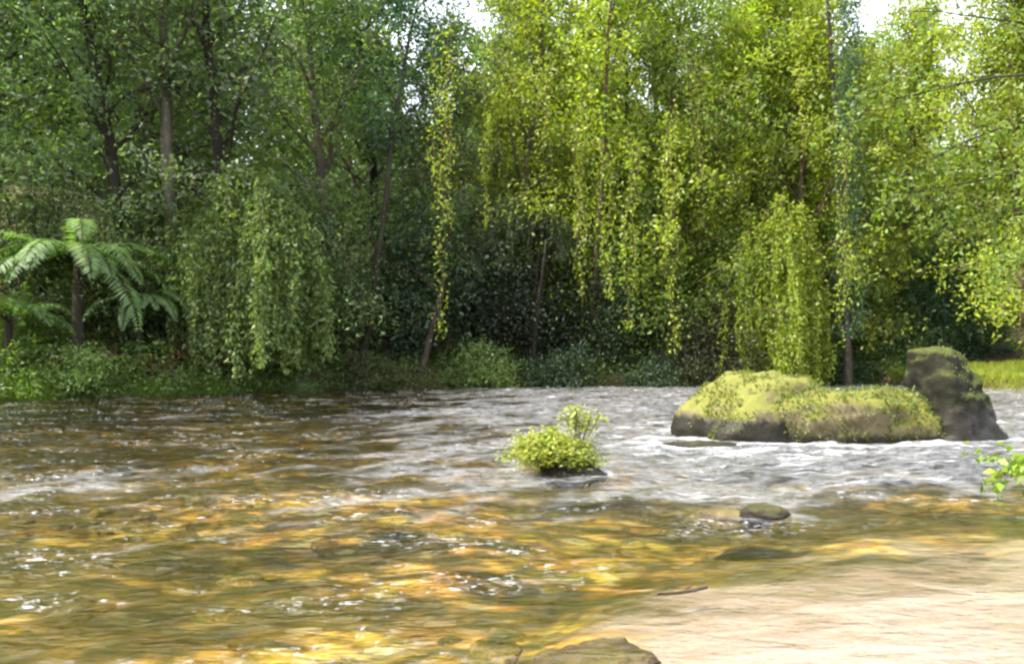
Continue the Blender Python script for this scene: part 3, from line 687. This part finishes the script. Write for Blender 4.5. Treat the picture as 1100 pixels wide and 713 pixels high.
def rock(name, me, loc, label, cat='rock', rot=0., moss=None, mcol=(.135, .15, .03)):
    o = obj(name, me, None, loc, label=label, category=cat); o.rotation_euler = (0, 0, rot)
    if moss: obj('moss', moss, o, color=mcol, kind='stuff')
    return o

Yb = 11.3
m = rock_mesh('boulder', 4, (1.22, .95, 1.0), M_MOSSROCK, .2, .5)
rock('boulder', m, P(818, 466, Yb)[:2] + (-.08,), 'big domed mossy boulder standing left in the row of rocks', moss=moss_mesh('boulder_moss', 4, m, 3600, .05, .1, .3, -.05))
m = rock_mesh('ledge_rock', 9, (1.28, .62, .74), M_LEDGE, .24, .5, ICO5, .8)
rock('ledge_rock', m, P(903, 470, Yb - .4)[:2] + (-.06,), 'low lumpy moss-covered ledge between the domed boulder and the upright stone', moss=moss_mesh('ledge_moss', 9, m, 5600, .055, .04, -.3, -.4), mcol=(.115, .15, .028))

def upright_mesh():
    # stacked four-sided rings: an edge faces the viewer, the right flank slopes out toward its foot
    rings = [(-.5, -.02, .72, .60), (0, .0, .66, .55), (.25, -.04, .60, .50), (.5, -.10, .50, .46), (.75, -.16, .43, .42), (.95, -.19, .38, .38), (1.12, -.22, .34, .34), (1.18, -.23, .25, .25)]
    n = 64; V = []
    zz = np.linspace(-.5, 1.18, 44); rr = np.array(rings)
    for z in zz:
        cx, rx, ry = (np.interp(z, rr[:, 0], rr[:, q]) for q in (1, 2, 3))
        th = np.arange(n) * 2 * math.pi / n; c, s = np.cos(th), np.sin(th)
        k = (np.abs(c) ** 5.5 + np.abs(s) ** 5.5) ** (-1 / 5.5); x, y = c * k * rx, s * k * ry
        a = .45; V.append(np.stack([cx + (x * math.cos(a) - y * math.sin(a)) * .9, x * math.sin(a) + y * math.cos(a), np.full(n, z)], 1))
    V.append(np.array([[-.18, 0, 1.2]])); V = np.concatenate(V); m_ = len(zz)
    nn = n3(V, 1.6, 5.0); d = V.copy(); d[:, 2] *= .2; V = V + unit(d) * (nn * .07 - .07 * np.abs(n3(V, 2.6, 2.)) + .03 * n3(V, 7., 4.))[:, None]; V[:, 2] += .06 * n3(V, 2.2, 9.)
    q = (np.arange(m_ - 1)[:, None] * n + np.arange(n)[None]).ravel(); q2 = (np.arange(m_ - 1)[:, None] * n + ((np.arange(n) + 1) % n)[None]).ravel()
    top = np.stack([(m_ - 1) * n + np.arange(n), (m_ - 1) * n + (np.arange(n) + 1) % n, np.full(n, m_ * n)], 1)
    return mesh('upright_stone', V, [np.stack([q, q2, q2 + n, q + n], 1), top], M_DARKROCK, None, True)
m = upright_mesh()
rock('upright_stone', m, P(1022, 468, Yb - .4)[:2] + (.04,), 'dark upright stone like a post at the right end of the row of rocks', moss=moss_mesh('upright_moss', 12, m, 700, .03, .5, .35, -.2), mcol=(.13, .15, .035))

m = rock_mesh('sunken_rock', 14, (.62, .4, .16), M_LEDGE, .2, .5, ICO3)
rock('sunken_rock', m, P(755, 470, 10.0)[:2] + (-.10,), 'low olive rock just breaking the water in front of the domed boulder')
m = rock_mesh('islet_rock', 17, (.34, .28, .19), M_DARKROCK, .25, .5, ICO3)
rock('islet_rock', m, P(612, 508, 7.75)[:2] + (-.05,), 'dark wet rock carrying the grassy tuft in mid-stream')
m = rock_mesh('small_rock', 19, (.17, .13, .075), M_SMALL, .25, .5, ICO3)
rock('small_rock', m, P(820, 556, 5.75)[:2] + (.008,), 'small dark rock poking out of the water in front of the ledge')
m = rock_mesh('small_rock', 20, (.30, .2, .09), M_STONE, .25, .5, ICO3)
rock('small_rock', m, P(785, 552, 5.9)[:2] + (-.075,), 'low olive stone beside the small dark rock')
m = rock_mesh('flat_rock', 23, (.26, .2, .10), M_STONE, .3, .5, ICO3, .8)
rock('flat_rock', m, P(640, 700, 3.22)[:2] + (-.10,), 'flat greyish-brown rock at the edge of the sand in front')

# plant tuft on the islet
def tuft(seed):
    rg = np.random.default_rng(seed); T = Tubes(); L = Leaves()
    for k in range(90):
        az = rg.uniform(0, 6.28); q = rg.random() ** .6
        tip = np.array([math.cos(az) * .40 * q, math.sin(az) * .30 * q, .36 - .26 * q * q + rg.normal(0, .04)])
        tip[0] -= .07; tip[2] = max(tip[2] * .95, .0)
        b = tip * np.array([.35, .35, 0]) + np.array([0, 0, .03])
        t = np.linspace(0, 1, 6)[:, None]; st = b + (tip - b) * np.concatenate([t, t, t ** .6], 1)
        T.add(st, .004, 3); L.clump(rg, st[2:], (.045, .045, .035), 12, .045, .022, droop=.2, up=.8)
        bl = np.repeat(st[1:4], 5, 0) + rg.normal(0, .04, (15, 3)); dd = np.repeat((tip - b)[None], 15, 0) + rg.normal(0, .4, (15, 3)); L.add(bl, dd, rg.normal(0, 1, (15, 3)), rg.uniform(.07, .14, 15), .014, rg.uniform(.4, 1, 15), rg.uniform(.3, .9, 15))
    for k in range(9):                                       # the taller sprout
        st = curve(rg, (.16 + rg.normal(0, .02), 0, .1), (rg.normal(.05, .12), rg.normal(0, .12), 1), rg.uniform(.46, .62), 7, .05)
        T.add(st, .005, 3); L.clump(rg, st[4:], (.035, .03, .04), 9, .05, .026, droop=.1, up=.6)
    return T.mesh('tuft_stems'), L.mesh('tuft_leaves')
tuft_o = plant('leafy_tuft', tuft(71), P(600, 500, 7.75)[:2] + (.07,), 'yellow-green leafy tuft with one tall sprout on the mid-stream rock', 'plant', (.27, .29, .05), BARK_BROWN, ('stems', 'leaves'), scale=(1.22, 1.15, .86))

# sprig at the right edge
def sprig(seed):
    rg = np.random.default_rng(seed); T = Tubes(); L = Leaves()
    for k in range(4):
        st = curve(rg, (0, 0, 0), (-1, rg.normal(0, .3), rg.normal(.1, .2)), rg.uniform(.35, .55), 8, .12, .25)
        T.add(st, .004, 3); L.clump(rg, st[2:], (.04, .04, .05), 5, .10, .055, droop=.6, up=.6)
    return T.mesh('sprig_stem'), L.mesh('sprig_leaves')
def low_shrub_right():
    rg = np.random.default_rng(91); T = Tubes(); L = Leaves()
    T.add(curve(rg, (.0, 0, -.6), (-.1, 0, 1), 1.1, 6, .08), np.linspace(.03, .012, 6), 5)
    for k in range(9):
        st = curve(rg, (-.05, 0, rg.uniform(.1, .5)), (-1 if k < 6 else 1, rg.normal(0, .4), rg.normal(.15, .2)), rg.uniform(.4, .6), 8, .12, .35)
        T.add(st, .005, 3); L.clump(rg, st[2:], (.05, .05, .05), 5, .10, .055, droop=.6, up=.6)
    return T.mesh('edge_stem'), L.mesh('edge_leaves')
plant('leafy_sprig', low_shrub_right(), P(1141, 520, 6.7)[:2] + (.0,), 'bright green leafy sprig reaching over the water at the right edge', 'plant', (.17, .25, .02), BARK_BROWN, ('stem', 'leaves'))

# twig lying on the sand
T = Tubes(); rg = np.random.default_rng(81)
tw = curve(rg, (-.13, 0, 0), (1, .12, .02), .27, 9, .08); T.add(tw, np.linspace(.006, .012, 9), 6); T.add(curve(rg, tw[4], (.6, .6, .1), .1, 4, .1), np.linspace(.006, .003, 4), 5)
o = obj('twig', T.mesh('twig'), None, P(735, 634, 3.95)[:2] + (-.012,), color=(.07, .05, .04), label='dark twig lying at the edge of the sand in the shallows', category='twig')

# stones on the bed
STN = [rock_mesh('bed_stone', 30 + q, (1, .75, .42), M_BEDSTONE, .22, .6, ICO3) for q in range(5)]
rg = np.random.default_rng(91); k = 0
while k < 44:
    Y = 3.0 + 9.5 * rg.random() ** 1.6; x = rg.uniform(-.68, .6) * Y
    if float(sand_f(np.array([x]), np.array([Y]))[0]) > .12: continue
    if Y < 3.7 and x > -.7: continue
    r = rg.uniform(.05, .17) * (1 + .06 * Y)
    o = obj('bed_stone', STN[k % 5], None, (x, Y, gz1(x, Y) - r * .14), label='rounded brown stone lying on the bed under the clear shallow water', category='stone', group='stones on the river bed')
    o.scale = (r, r * rg.uniform(.8, 1.1), r * rg.uniform(.7, 1.1)); o.rotation_euler = (0, 0, rg.uniform(0, 6.28)); k += 1
print('objects', len(bpy.data.objects), 'leaves faces', sum(len(m.polygons) for m in bpy.data.meshes))
